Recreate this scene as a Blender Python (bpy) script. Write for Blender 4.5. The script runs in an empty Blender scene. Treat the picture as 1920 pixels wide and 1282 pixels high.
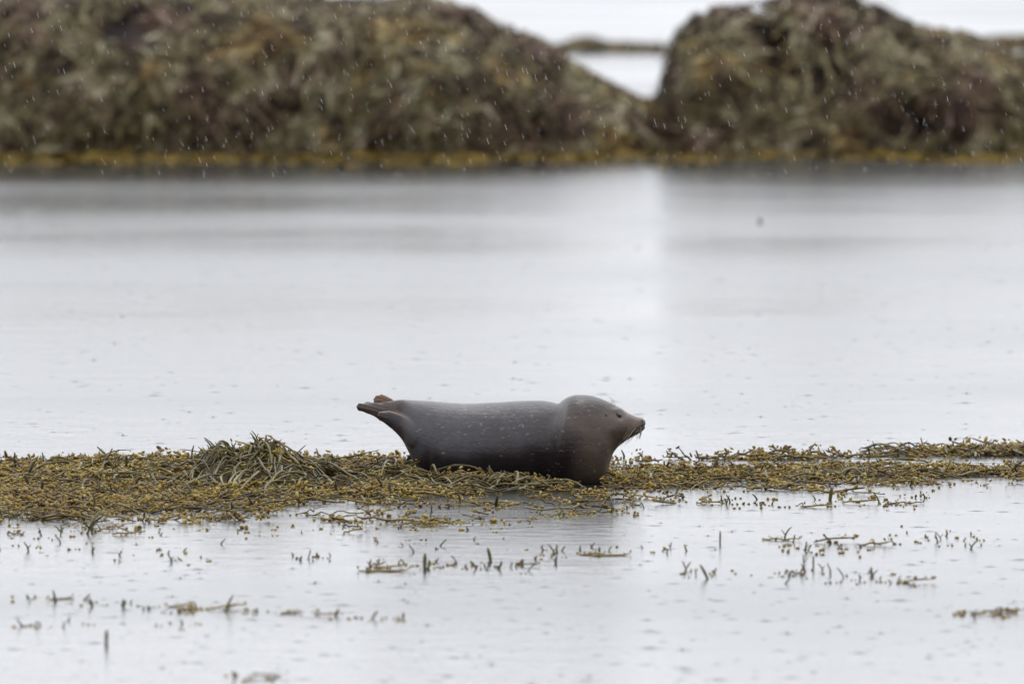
import bpy, bmesh, math, random
import numpy as np
from mathutils import Vector, Matrix
from mathutils.bvhtree import BVHTree

random.seed(7)
rng = np.random.default_rng(7)
S = bpy.context.scene
COL = S.collection
R = math.radians

# ------------------------------------------------------------------ camera
FPX, CAM_H, HORIZON = 32000.0, 3.5, -439.0       # focal length in photo pixels, eye height, horizon row
PITCH = math.atan((641 - HORIZON) / FPX)
FOCUS = 83.2
cam = bpy.data.cameras.new('camera')
cam.sensor_width = 36.0
cam.lens = 36.0 * FPX / 1920.0
cam.clip_start, cam.clip_end = 1.0, 20000.0
cam.dof.use_dof = True
cam.dof.focus_distance = FOCUS
cam.dof.aperture_fstop = 5.0
cam.dof.aperture_blades = 9
camo = bpy.data.objects.new('camera', cam)
camo.location = (0, 0, CAM_H)
camo.rotation_euler = (math.pi / 2 - PITCH, 0, 0)
COL.objects.link(camo)
S.camera = camo

# ------------------------------------------------------------------ overcast sky and a very soft sun
SUN_EL, SUN_AZ = 58.0, 20.0
CLOUD_BASE, CLOUD_RISE = 14.9, 10.0
W = bpy.data.worlds.new('World')
S.world = W
W.use_nodes = True
nt = W.node_tree
nt.nodes.clear()
sky = nt.nodes.new('ShaderNodeTexSky')
sky.sky_type = 'NISHITA'
sky.sun_disc = False
sky.sun_elevation = R(SUN_EL)
sky.sun_rotation = R(SUN_AZ)
sky.dust_density = 4.0
hs = nt.nodes.new('ShaderNodeHueSaturation')
hs.inputs['Saturation'].default_value = 0.12
mx = nt.nodes.new('ShaderNodeMix')
mx.data_type = 'RGBA'
mx.inputs['Factor'].default_value = 0.85                 # mostly an even cloud layer
# overcast distribution: an even layer that brightens steadily towards the zenith
tc = nt.nodes.new('ShaderNodeTexCoord')
sp = nt.nodes.new('ShaderNodeSeparateXYZ')
nt.links.new(tc.outputs['Generated'], sp.inputs[0])
zz = nt.nodes.new('ShaderNodeMath'); zz.operation = 'MAXIMUM'; zz.inputs[1].default_value = 0.0
nt.links.new(sp.outputs['Z'], zz.inputs[0])
lum = nt.nodes.new('ShaderNodeMath'); lum.operation = 'MULTIPLY_ADD'
lum.inputs[1].default_value, lum.inputs[2].default_value = CLOUD_RISE, CLOUD_BASE
nt.links.new(zz.outputs[0], lum.inputs[0])
cs = nt.nodes.new('ShaderNodeVectorMath'); cs.operation = 'SCALE'
cs.inputs[0].default_value = (0.965, 0.985, 1.04)
nt.links.new(lum.outputs[0], cs.inputs['Scale'])
nt.links.new(cs.outputs[0], mx.inputs['B'])
bg = nt.nodes.new('ShaderNodeBackground')
bg.inputs['Strength'].default_value = 0.10
wo = nt.nodes.new('ShaderNodeOutputWorld')
nt.links.new(sky.outputs[0], hs.inputs['Color'])
nt.links.new(hs.outputs[0], mx.inputs['A'])
nt.links.new(mx.outputs['Result'], bg.inputs['Color'])
nt.links.new(bg.outputs[0], wo.inputs[0])
sun = bpy.data.lights.new('sun', 'SUN')
sun.energy = 0.5
sun.angle = R(40)
sun.color = (1.0, 0.97, 0.93)
suno = bpy.data.objects.new('sun', sun)
suno.rotation_euler = (R(90 - SUN_EL), 0, R(180 - SUN_AZ))
suno.location = (0, 60, 40)
COL.objects.link(suno)
S.view_settings.view_transform = 'Standard'
S.view_settings.look = 'None'
S.view_settings.exposure = 0.0
S.view_settings.gamma = 1.0
S.render.engine = 'CYCLES'
S.cycles.use_denoising = True
S.cycles.max_bounces = 8

# ------------------------------------------------------------------ helpers
_cp, _sp = math.cos(PITCH), math.sin(PITCH)


def ray(px, py):
    u, v = (px - 960.0), (641.0 - py)
    return np.array([u, FPX * _cp + v * _sp, -FPX * _sp + v * _cp])


def ground(px, py, z=0.0):
    d = ray(px, py)
    t = (CAM_H - z) / -d[2]
    return np.array([0, 0, CAM_H]) + d * t


def at(px, py, Y):
    d = ray(px, py)
    return np.array([0, 0, CAM_H]) + d * (Y / d[1])


def pchip(xs, ys, x):
    xs, ys = np.asarray(xs, float), np.asarray(ys, float)
    h = np.diff(xs)
    dl = np.diff(ys) / h
    m = np.zeros_like(ys)
    for i in range(1, len(xs) - 1):
        if dl[i - 1] * dl[i] > 0:
            w1, w2 = 2 * h[i] + h[i - 1], h[i] + 2 * h[i - 1]
            m[i] = (w1 + w2) / (w1 / dl[i - 1] + w2 / dl[i])
    m[0], m[-1] = dl[0], dl[-1]
    i = np.clip(np.searchsorted(xs, x) - 1, 0, len(xs) - 2)
    t = (x - xs[i]) / h[i]
    return ((1 + 2 * t) * (1 - t) ** 2 * ys[i] + t * (1 - t) ** 2 * h[i] * m[i]
            + t * t * (3 - 2 * t) * ys[i + 1] + t * t * (t - 1) * h[i] * m[i + 1])


class VNoise:
    """smooth value noise on a lattice, vectorised"""
    def __init__(self, seed):
        self.t = np.random.default_rng(seed).random((32, 32, 32)) * 2 - 1

    def __call__(self, p, scale):
        q = p * scale
        i = np.floor(q).astype(int)
        f = q - i
        f = f * f * (3 - 2 * f)
        o = 0
        for a in (0, 1):
            for b in (0, 1):
                for c in (0, 1):
                    w = ((f[:, 0] if a else 1 - f[:, 0]) * (f[:, 1] if b else 1 - f[:, 1])
                         * (f[:, 2] if c else 1 - f[:, 2]))
                    o = o + w * self.t[(i[:, 0] + a) % 32, (i[:, 1] + b) % 32, (i[:, 2] + c) % 32]
        return o


def mesh_from(V, F, smooth=True, name='mesh'):
    me = bpy.data.meshes.new(name)
    V = np.asarray(V, np.float32)
    if isinstance(F, np.ndarray):
        n, k = F.shape
        me.vertices.add(len(V))
        me.vertices.foreach_set('co', V.ravel())
        me.loops.add(n * k)
        me.loops.foreach_set('vertex_index', F.ravel().astype(np.int32))
        me.polygons.add(n)
        me.polygons.foreach_set('loop_start', np.arange(0, n * k, k, dtype=np.int32))
        me.polygons.foreach_set('loop_total', np.full(n, k, np.int32))
        me.update(calc_edges=True)
    else:
        me.from_pydata([tuple(map(float, v)) for v in V], [], F)
        me.update()
    me.polygons.foreach_set('use_smooth', np.full(len(me.polygons), smooth))
    return me


def obj(name, me, mat, parent=None, loc=None):
    o = bpy.data.objects.new(name, me)
    if mat is not None and me is not None and not me.materials:
        me.materials.append(mat)
    if parent is not None:
        o.parent = parent
    if loc is not None:
        o.location = loc
    COL.objects.link(o)
    return o


def tag(o, label=None, cat=None, group=None, kind=None):
    if label: o['label'] = label
    if cat: o['category'] = cat
    if group: o['group'] = group
    if kind: o['kind'] = kind
    return o


def empty(name, loc):
    o = bpy.data.objects.new(name, None)
    o.empty_display_size = 0.1
    o.location = loc
    COL.objects.link(o)
    return o


# templates are (V, tri faces); scatter() copies them with one basis, scale and place each
def tri(F):
    out = []
    for f in F:
        for k in range(1, len(f) - 1):
            out.append((f[0], f[k], f[k + 1]))
    return np.array(out, int)


def join(parts):
    V, F, n = [], [], 0
    for v, f in parts:
        V.append(v); F.append(f + n); n += len(v)
    return np.vstack(V), np.vstack(F)


def tube(P, rad, sides=5, flat=1.0):
    """tapered tube through the points P"""
    P = np.asarray(P, float)
    n = len(P)
    rad = np.broadcast_to(np.asarray(rad, float), (n,))
    T = np.gradient(P, axis=0)
    T /= np.linalg.norm(T, axis=1)[:, None] + 1e-9
    up = np.array([0.05, 0.1, 1.0])
    V = []
    for i in range(n):
        a = np.cross(T[i], up)
        if np.linalg.norm(a) < 1e-3:
            a = np.cross(T[i], [1, 0, 0])
        a /= np.linalg.norm(a)
        b = np.cross(a, T[i])
        for k in range(sides):
            w = 2 * math.pi * k / sides
            V.append(P[i] + rad[i] * (math.cos(w) * a + flat * math.sin(w) * b))
    F = []
    for i in range(n - 1):
        for k in range(sides):
            k2 = (k + 1) % sides
            F.append((i * sides + k, i * sides + k2, (i + 1) * sides + k2, (i + 1) * sides + k))
    F.append(tuple(range(sides))[::-1])
    F.append(tuple((n - 1) * sides + k for k in range(sides)))
    return np.array(V), tri(F)


def blob(c, axis, length, rad, seg=6, rings=4):
    """an ovoid float bladder, its long axis along axis"""
    axis = np.asarray(axis, float); axis = axis / np.linalg.norm(axis)
    a = np.cross(axis, [0.3, 0.2, 1.0]); a /= np.linalg.norm(a)
    b = np.cross(axis, a)
    V = [np.array(c) - axis * length / 2]
    for i in range(1, rings):
        w = math.pi * i / rings
        for k in range(seg):
            p = 2 * math.pi * k / seg
            V.append(np.array(c) - axis * math.cos(w) * length / 2
                     + rad * math.sin(w) * (math.cos(p) * a + math.sin(p) * b))
    V.append(np.array(c) + axis * length / 2)
    F = []
    for k in range(seg):
        F.append((0, 1 + (k + 1) % seg, 1 + k))
    for i in range(rings - 2):
        for k in range(seg):
            k2 = (k + 1) % seg
            F.append((1 + i * seg + k, 1 + i * seg + k2, 1 + (i + 1) * seg + k2, 1 + (i + 1) * seg + k))
    e = len(V) - 1
    o = 1 + (rings - 2) * seg
    for k in range(seg):
        F.append((e, o + k, o + (k + 1) % seg))
    return np.array(V), tri(F)


def scatter(tmpl, which, B, sc, P):
    """B: n x 3 x 3 (columns are the axes), sc: n, P: n x 3"""
    V, F, n = [], [], 0
    for t in range(len(tmpl)):
        idx = np.where(which == t)[0]
        if not len(idx):
            continue
        tv, tf = tmpl[t]
        v = np.einsum('nij,kj->nki', B[idx], tv) * sc[idx, None, None] + P[idx, None, :]
        k = len(tv)
        f = tf[None] + (np.arange(len(idx)) * k)[:, None, None] + n
        V.append(v.reshape(-1, 3)); F.append(f.reshape(-1, 3)); n += k * len(idx)
    return np.vstack(V), np.vstack(F)


def basis(yaw, normal=None):
    n = len(yaw)
    x = np.stack([np.cos(yaw), np.sin(yaw), np.zeros(n)], 1)
    z = np.tile([0, 0, 1.0], (n, 1)) if normal is None else normal / np.linalg.norm(normal, axis=1)[:, None]
    x = x - z * np.sum(x * z, 1)[:, None]
    x /= np.linalg.norm(x, axis=1)[:, None] + 1e-9
    y = np.cross(z, x)
    return np.stack([x, y, z], 2)


# ------------------------------------------------------------------ materials
def mat(name):
    m = bpy.data.materials.new(name)
    m.use_nodes = True
    t = m.node_tree
    return m, t, t.nodes['Principled BSDF'], t.nodes.new, t.links.new


def ramp_node(new, stops):
    r = new('ShaderNodeValToRGB')
    e = r.color_ramp.elements
    while len(e) < len(stops):
        e.new(0.5)
    for k, (p, c) in enumerate(stops):
        e[k].position = p
        e[k].color = (*c, 1)
    return r


def weed_material(name, stops, rough=0.34, noise=3.0, dark=0.55, amp=1.5, spec=0.22):
    """soaked brown seaweed: a colour per piece, shifted by patches across the bed"""
    m, t, p, new, link = mat(name)
    g = new('ShaderNodeNewGeometry')
    r = ramp_node(new, stops)
    n = new('ShaderNodeTexNoise'); n.inputs['Scale'].default_value = noise; n.inputs['Detail'].default_value = 3
    link(g.outputs['Position'], n.inputs['Vector'])
    ad = new('ShaderNodeMath'); ad.operation = 'MULTIPLY_ADD'
    ad.inputs[1].default_value = amp; ad.inputs[2].default_value = -amp / 2
    link(n.outputs['Fac'], ad.inputs[0])
    s = new('ShaderNodeMath'); s.operation = 'MULTIPLY_ADD'; s.use_clamp = True
    s.inputs[1].default_value = 0.75
    link(g.outputs['Random Per Island'], s.inputs[0])
    sh = new('ShaderNodeMath'); sh.operation = 'ADD'; sh.inputs[1].default_value = 0.12
    link(ad.outputs[0], sh.inputs[0])
    link(sh.outputs[0], s.inputs[2])
    link(s.outputs[0], r.inputs[0])
    n2 = new('ShaderNodeTexNoise'); n2.inputs['Scale'].default_value = 90; n2.inputs['Detail'].default_value = 2
    link(g.outputs['Position'], n2.inputs['Vector'])
    mr = new('ShaderNodeMapRange'); mr.inputs['To Min'].default_value = dark; mr.inputs['To Max'].default_value = 1.35
    link(n2.outputs['Fac'], mr.inputs['Value'])
    ml = new('ShaderNodeVectorMath'); ml.operation = 'SCALE'
    link(r.outputs[0], ml.inputs[0]); link(mr.outputs[0], ml.inputs['Scale'])
    link(ml.outputs[0], p.inputs['Base Color'])
    p.inputs['Roughness'].default_value = rough
    p.inputs['Specular IOR Level'].default_value = spec
    return m


M_BLADDER = weed_material('seaweed_bladder', [(0.0, (0.07, 0.042, 0.012)), (0.3, (0.140, 0.083, 0.012)),
                          (0.6, (0.235, 0.148, 0.016)), (0.85, (0.27, 0.19, 0.030)), (1.0, (0.27, 0.23, 0.08))], amp=2.3)
M_STRAND = weed_material('seaweed_strand', [(0.0, (0.035, 0.024, 0.012)), (0.4, (0.070, 0.053, 0.016)),
                         (0.75, (0.105, 0.084, 0.025)), (1.0, (0.19, 0.16, 0.07))], 0.42, 5.0, 0.5, 2.0)
M_SPRIG = weed_material('seaweed_sprig', [(0.0, (0.035, 0.022, 0.008)), (0.4, (0.095, 0.060, 0.010)),
                        (0.75, (0.165, 0.108, 0.015)), (1.0, (0.22, 0.165, 0.04))], 0.42, 3.0, 0.5, 2.3)
M_TIP = weed_material('seaweed_tip', [(0.0, (0.035, 0.03, 0.016)), (0.6, (0.075, 0.065, 0.025)), (1.0, (0.15, 0.12, 0.035))])
M_BED = weed_material('seaweed_underlayer', [(0.0, (0.03, 0.022, 0.012)), (0.6, (0.07, 0.052, 0.018)), (1.0, (0.12, 0.09, 0.03))], 0.6, 6)
M_FRINGE = weed_material('seaweed_fringe', [(0.0, (0.035, 0.021, 0.005)), (0.5, (0.15, 0.095, 0.012)), (1.0, (0.21, 0.15, 0.03))], 0.8, 1.2, spec=0.08)
M_WRACK = weed_material('rock_wrack', [(0.0, (0.020, 0.013, 0.012)), (0.25, (0.052, 0.038, 0.025)), (0.5, (0.096, 0.077, 0.042)),
                        (0.75, (0.165, 0.142, 0.086)), (1.0, (0.27, 0.25, 0.19))], 0.6, 4.0, amp=1.7, spec=0.12)


def patch_hues(m):
    """broad patches of other weeds: purple brown, olive and ochre"""
    t = m.node_tree
    new, link = t.nodes.new, t.links.new
    p = t.nodes['Principled BSDF']
    src = p.inputs['Base Color'].links[0].from_socket
    g = new('ShaderNodeNewGeometry')
    n = new('ShaderNodeTexNoise'); n.inputs['Scale'].default_value = 1.7; n.inputs['Detail'].default_value = 4
    link(g.outputs['Position'], n.inputs['Vector'])
    r = ramp_node(new, [(0.36, (0.74, 0.56, 0.60)), (0.46, (1.0, 0.93, 0.86)), (0.56, (0.98, 1.0, 0.86)), (0.66, (1.25, 1.02, 0.66))])
    link(n.outputs['Fac'], r.inputs[0])
    x = new('ShaderNodeVectorMath'); x.operation = 'MULTIPLY'
    link(src, x.inputs[0]); link(r.outputs[0], x.inputs[1])
    link(x.outputs[0], p.inputs['Base Color'])


patch_hues(M_WRACK)


def water_material():
    m, t, p, new, link = mat('rain_pocked_water')
    p.inputs['Base Color'].default_value = (0.018, 0.022, 0.022, 1)
    p.inputs['IOR'].default_value = 1.33
    p.inputs['Roughness'].default_value = 0.13
    g = new('ShaderNodeNewGeometry')

    def noise(sc, det, stretch=(1, 1, 1)):
        mp = new('ShaderNodeMapping'); mp.inputs['Scale'].default_value = stretch
        link(g.outputs['Position'], mp.inputs['Vector'])
        n = new('ShaderNodeTexNoise'); n.inputs['Scale'].default_value = sc; n.inputs['Detail'].default_value = det
        link(mp.outputs[0], n.inputs['Vector'])
        return n.outputs['Fac']
    b1 = new('ShaderNodeBump'); b1.inputs['Strength'].default_value = 1.0; b1.inputs['Distance'].default_value = 0.0055
    link(noise(1.6, 3, (0.6, 1, 1)), b1.inputs['Height'])
    b2 = new('ShaderNodeBump'); b2.inputs['Strength'].default_value = 1.0; b2.inputs['Distance'].default_value = 0.0020
    link(noise(16, 3), b2.inputs['Height'])
    bm_ = new('ShaderNodeBump'); bm_.inputs['Strength'].default_value = 1.0; bm_.inputs['Distance'].default_value = 0.0060
    link(noise(5.5, 3), bm_.inputs['Height'])
    link(b1.outputs[0], bm_.inputs['Normal'])
    bf_ = new('ShaderNodeBump'); bf_.inputs['Strength'].default_value = 1.0; bf_.inputs['Distance'].default_value = 0.0007
    link(noise(48, 2), bf_.inputs['Height'])
    link(bm_.outputs[0], bf_.inputs['Normal'])
    link(bf_.outputs[0], b2.inputs['Normal'])
    link(b2.outputs[0], p.inputs['Normal'])
    # gusts: the surface is a little rougher here and smoother there
    mr = new('ShaderNodeMapRange'); mr.inputs['From Min'].default_value = 0.35; mr.inputs['From Max'].default_value = 0.65
    mr.inputs['To Min'].default_value = 0.10; mr.inputs['To Max'].default_value = 0.19
    link(noise(0.22, 3, (0.5, 0.6, 1)), mr.inputs['Value'])
    link(mr.outputs[0], p.inputs['Roughness'])
    return m


M_WATER = water_material()


def rock_material():
    m, t, p, new, link = mat('dark_wet_rock')
    g = new('ShaderNodeNewGeometry')
    n = new('ShaderNodeTexNoise'); n.inputs['Scale'].default_value = 3.5; n.inputs['Detail'].default_value = 6
    link(g.outputs['Position'], n.inputs['Vector'])
    r = ramp_node(new, [(0.3, (0.008, 0.007, 0.008)), (0.5, (0.018, 0.013, 0.013)), (0.7, (0.04, 0.03, 0.022))])
    link(n.outputs['Fac'], r.inputs[0])
    link(r.outputs[0], p.inputs['Base Color'])
    b = new('ShaderNodeBump'); b.inputs['Distance'].default_value = 0.03
    link(n.outputs['Fac'], b.inputs['Height']); link(b.outputs[0], p.inputs['Normal'])
    p.inputs['Specular IOR Level'].default_value = 0.06
    p.inputs['Roughness'].default_value = 0.75
    return m


M_ROCK = rock_material()


def plain(name, col, rough=0.5, spec=0.5, trans=0.0, ior=1.45):
    m, t, p, new, link = mat(name)
    g = new('ShaderNodeNewGeometry')
    n = new('ShaderNodeTexNoise'); n.inputs['Scale'].default_value = 120
    link(g.outputs['Position'], n.inputs['Vector'])
    r = ramp_node(new, [(0.3, tuple(c * 0.8 for c in col)), (0.7, tuple(min(1, c * 1.2) for c in col))])
    link(n.outputs['Fac'], r.inputs[0])
    link(r.outputs[0], p.inputs['Base Color'])
    p.inputs['Roughness'].default_value = rough
    p.inputs['Specular IOR Level'].default_value = spec
    p.inputs['Transmission Weight'].default_value = trans
    p.inputs['IOR'].default_value = ior
    return m


M_EYE = plain('seal_eye', (0.012, 0.014, 0.016), 0.08, 0.6)
M_LID = plain('seal_eyelid', (0.024, 0.018, 0.015), 0.4)
M_DARKSKIN = plain('seal_dark_skin', (0.014, 0.011, 0.011), 0.35)
M_WHISKER = plain('seal_whisker', (0.20, 0.165, 0.12), 0.4)
M_DROP = plain('raindrop', (1, 1, 1), 0.0, 0.5, 1.0, 1.33)


def seal_material():
    m, t, p, new, link = mat('seal_coat')
    g = new('ShaderNodeNewGeometry')
    a = new('ShaderNodeVertexColor'); a.layer_name = 'coat'
    # fine mottling
    n = new('ShaderNodeTexNoise'); n.inputs['Scale'].default_value = 22; n.inputs['Detail'].default_value = 5
    link(g.outputs['Position'], n.inputs['Vector'])
    mr = new('ShaderNodeMapRange'); mr.inputs['To Min'].default_value = 0.68; mr.inputs['To Max'].default_value = 1.32
    link(n.outputs['Fac'], mr.inputs['Value'])
    sc = new('ShaderNodeVectorMath'); sc.operation = 'SCALE'
    link(a.outputs['Color'], sc.inputs[0]); link(mr.outputs[0], sc.inputs['Scale'])
    # pale flecks, longer than tall; the attribute's alpha says how many there are
    wn = new('ShaderNodeTexNoise'); wn.inputs['Scale'].default_value = 16
    link(g.outputs['Position'], wn.inputs['Vector'])
    wv = new('ShaderNodeVectorMath'); wv.operation = 'MULTIPLY_ADD'
    wv.inputs[1].default_value = (0.07, 0.07, 0.07)
    link(wn.outputs['Color'], wv.inputs[0]); link(g.outputs['Position'], wv.inputs[2])
    mp = new('ShaderNodeMapping'); mp.inputs['Scale'].default_value = (0.34, 0.6, 1.25)
    mp.inputs['Rotation'].default_value = (0, R(-18), 0)
    link(wv.outputs[0], mp.inputs['Vector'])
    vo = new('ShaderNodeTexVoronoi'); vo.inputs['Scale'].default_value = 72; vo.inputs['Randomness'].default_value = 1
    link(mp.outputs[0], vo.inputs['Vector'])
    th = new('ShaderNodeMapRange'); th.inputs['From Min'].default_value = 0.34; th.inputs['From Max'].default_value = 0.18
    link(vo.outputs['Distance'], th.inputs['Value'])
    sep = new('ShaderNodeSeparateColor'); link(vo.outputs['Color'], sep.inputs[0])
    lt = new('ShaderNodeMath'); lt.operation = 'LESS_THAN'
    link(sep.outputs[0], lt.inputs[0]); link(a.outputs['Alpha'], lt.inputs[1])
    ml = new('ShaderNodeMath'); ml.operation = 'MULTIPLY'; link(th.outputs[0], ml.inputs[0]); link(lt.outputs[0], ml.inputs[1])
    m2 = new('ShaderNodeMath'); m2.operation = 'MULTIPLY'; link(ml.outputs[0], m2.inputs[0]); link(sep.outputs[1], m2.inputs[1])
    m3 = new('ShaderNodeMath'); m3.operation = 'MULTIPLY'; link(m2.outputs[0], m3.inputs[0]); m3.inputs[1].default_value = 0.62
    mx = new('ShaderNodeMix'); mx.data_type = 'RGBA'
    link(m3.outputs[0], mx.inputs['Factor']); link(sc.outputs[0], mx.inputs['A'])
    mx.inputs['B'].default_value = (0.20, 0.15, 0.13, 1)
    link(mx.outputs['Result'], p.inputs['Base Color'])
    # damp short fur
    fn = new('ShaderNodeTexNoise'); fn.inputs['Scale'].default_value = 130; fn.inputs['Detail'].default_value = 3
    link(g.outputs['Position'], fn.inputs['Vector'])
    b = new('ShaderNodeBump'); b.inputs['Strength'].default_value = 0.5; b.inputs['Distance'].default_value = 0.004
    link(fn.outputs['Fac'], b.inputs['Height'])
    b2 = new('ShaderNodeBump'); b2.inputs['Strength'].default_value = 0.5; b2.inputs['Distance'].default_value = 0.006
    link(n.outputs['Fac'], b2.inputs['Height']); link(b.outputs[0], b2.inputs['Normal'])
    link(b2.outputs[0], p.inputs['Normal'])
    p.inputs['Roughness'].default_value = 0.31
    p.inputs['Specular IOR Level'].default_value = 0.24
    p.inputs['Sheen Weight'].default_value = 0.03
    p.inputs['Sheen Roughness'].default_value = 0.4
    return m


M_SEAL = seal_material()

# ------------------------------------------------------------------ water
L = 9000.0
wme = mesh_from([(-L, -200, 0), (L, -200, 0), (L, 2 * L, 0), (-L, 2 * L, 0)], [(0, 1, 2, 3)], False)
tag(obj('water', wme, M_WATER), kind='structure')

# ------------------------------------------------------------------ rocks under wrack
N1, N2, N3 = VNoise(1), VNoise(2), VNoise(3)


def rock(name, label, prof, base_py, depth, nseg, tufts, bare=(), lumps=0.22, group=None, tuft_scale=1.0, seed=0, drop=13):
    """a boulder from its skyline: prof = [(px, py)], standing in the water at row base_py"""
    prof = np.array(prof, float)
    Yf = ground(960, base_py)[1]
    Yc = Yf + depth
    px = np.linspace(prof[0, 0], prof[-1, 0], nseg)
    top = pchip(prof[:, 0], prof[:, 1], px)
    nv = 56
    ang = np.linspace(-0.12, math.pi + 0.12, nv)
    V = []
    for i in range(nseg):
        P = at(px[i], top[i] + drop + (9 * min(1, max(0, (px[i] - 880) / 260)) if px[i] < 1300 and prof[0, 0] < 0 else 0), Yc)
        h = max(P[2], 0.02)
        dd = depth * (0.35 + 0.65 * min(1.0, h / 0.9))
        ca, sa = np.cos(ang), np.sin(ang)
        e = 1.0
        y = Yc - np.sign(ca) * np.abs(ca) ** e * dd
        z = np.sign(sa) * np.abs(sa) ** 0.85 * h
        V.append(np.stack([np.full(nv, P[0]), y, z], 1))
    V = np.array(V)
    nrm = np.cross(np.gradient(V, axis=1), np.gradient(V, axis=0))
    nrm /= np.linalg.norm(nrm, axis=2)[..., None] + 1e-9
    c = np.array([0, Yc, 0])
    flip = np.sum(nrm * (V - np.array([0, Yc, 0.1]) * [0, 1, 1] - V * [1, 0, 0]), axis=2)
    nrm *= np.where(flip < 0, -1, 1)[..., None]
    fl = V.reshape(-1, 3) + seed * 7.7
    d = (lumps * N1(fl, 1.7) + lumps * 0.75 * np.abs(N2(fl, 3.6)) + 0.05 * N3(fl, 8.0)).reshape(nseg, nv)
    vx = 960 + V[..., 0] / V[..., 1] * FPX
    vy = HORIZON + (CAM_H - V[..., 2]) / V[..., 1] * FPX
    sink = np.zeros_like(d)
    for (bx, by, rx_, ry_, dp) in bare:
        front = V[..., 1] < Yc
        sink = sink + dp * np.exp(-(((vx - bx) / rx_) ** 2 + ((vy - by) / ry_) ** 2)) * front
    # the skyline itself keeps its place, so only the lumps show there
    hcol = V[..., 2].max(axis=1)[:, None, None]
    V = V + nrm * (d - 0.06)[..., None] * np.clip(V[..., 2:3] / 0.25 + 0.2, 0.2, 1) * np.clip(hcol / 1.0, 0.25, 1) * np.where(nrm[..., 2:3] > 0.75, 0.6, 1)
    V[..., 1] += sink
    F = []
    for i in range(nseg - 1):
        for k in range(nv - 1):
            F.append((i * nv + k, i * nv + k + 1, (i + 1) * nv + k + 1, (i + 1) * nv + k))
    F.append(tuple(range(nv))); F.append(tuple((nseg - 1) * nv + k for k in range(nv))[::-1])
    flat = V.reshape(-1, 3)
    org = np.array([flat[:, 0].mean(), Yc, 0.0])
    root = empty(name, org)
    tag(root, label, 'rock', group)
    me = mesh_from(flat - org, F)
    obj('stone', me, M_ROCK, root)
    # tufts of wrack hanging down the faces; more bare where the photo shows dark stone
    q = rng.random((tufts * 3, 2))
    ii = (q[:, 0] * (nseg - 2)).astype(int); kk = (q[:, 1] * (nv - 2)).astype(int)
    P = V[ii, kk] * (1 - rng.random((len(ii), 1))) + V[ii + 1, kk + 1] * 0
    fr = rng.random((len(ii), 1))
    P = V[ii, kk] * (1 - fr) + V[ii + 1, kk + 1] * fr
    Nn = nrm[ii, kk]
    keep = (P[:, 2] > -0.02) & ((P[:, 1] < Yc + depth * 0.35) | (P[:, 2] > 0.4))
    sx = 960 + P[:, 0] / P[:, 1] * FPX
    sy = HORIZON + (CAM_H - P[:, 2]) / P[:, 1] * FPX
    for (bx, by, rx, ry, dp) in bare:
        keep &= ((sx - bx) / (1.25 * rx)) ** 2 + ((sy - by + 14) / (1.25 * ry)) ** 2 > 0.75 + 0.6 * rng.random(len(sx))
    clump = N2(P + 3.3, 2.6)
    keep &= rng.random(len(P)) < 0.62 + 0.5 * clump
    P, Nn = P[keep][:tufts], Nn[keep][:tufts]
    down = np.tile([0, 0, -1.0], (len(P), 1)) + rng.normal(0, 0.6, (len(P), 3))
    x = down - Nn * np.sum(down * Nn, 1)[:, None]
    x /= np.linalg.norm(x, axis=1)[:, None] + 1e-9
    B = np.stack([x, np.cross(Nn, x), Nn], 2)
    sc = tuft_scale * (0.55 + 0.75 * rng.random(len(P)))
    v, f = scatter(TUFTS, rng.integers(0, len(TUFTS), len(P)), B, sc, P)
    w = obj('wrack_fronds', mesh_from(v - org, f), M_WRACK, root)
    w['kind'] = 'stuff'
    return root


def make_tuft(r):
    """strips of wrack that leave one point, bulge outwards and hang along +x"""
    parts = []
    for s in range(9):
        ln = r.uniform(0.08, 0.24)
        wd = r.uniform(0.012, 0.030)
        side = r.uniform(-1.3, 1.3)
        lift = r.uniform(0.02, 0.09)
        o = np.array([r.uniform(-0.05, 0.05), r.uniform(-0.06, 0.06), 0])
        pts = []
        for k in range(5):
            t = k / 4
            pts.append(o + np.array([ln * t, ln * side * t, lift * math.sin(math.pi * min(1, t * 0.9 + 0.1)) + r.uniform(-.006, .006)]))
        V, F = [], []
        for k, p in enumerate(pts):
            ww = wd * (1 - 0.55 * abs(k / 4 - 0.45))
            V += [p + [0, ww, 0], p - [0, ww, 0]]
        for k in range(4):
            F.append((2 * k, 2 * k + 1, 2 * k + 3, 2 * k + 2))
        parts.append((np.array(V), tri(F)))
        if s % 2:
            parts.append(blob(pts[3] + [0, 0, 0.01], pts[4] - pts[2], 0.04, 0.013, 5, 3))
    return join(parts)


_r = random.Random(3)
TUFTS = [make_tuft(_r) for _ in range(8)]

LEFT = [(-330, 120), (-250, 60), (-120, 20), (-40, 32), (10, 34), (40, 8), (90, -8), (200, -22), (380, -18), (500, -8), (560, 6), (600, 13),
        (650, 10), (700, 14), (750, 9), (785, 12), (830, 28), (870, 42), (920, 52), (965, 62), (1003, 74), (1022, 98), (1060, 124),
        (1100, 145), (1150, 168), (1200, 196), (1250, 236), (1300, 276)]
RIGHT = [(1214, 276), (1242, 236), (1260, 196), (1274, 160), (1290, 124), (1309, 90), (1327, 62), (1350, 40), (1380, 30), (1412, 37), (1428, 46),
         (1444, 28), (1470, 15), (1502, 4), (1540, 2), (1570, 12), (1592, 24), (1625, 20), (1680, 30), (1720, 50), (1780, 63),
         (1840, 84), (1875, 106), (1900, 150), (1925, 230), (1940, 276)]
EDGE = [(1862, 270), (1880, 160), (1895, 112), (1925, 104), (1990, 96), (2080, 110), (2160, 180), (2200, 270)]
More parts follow.
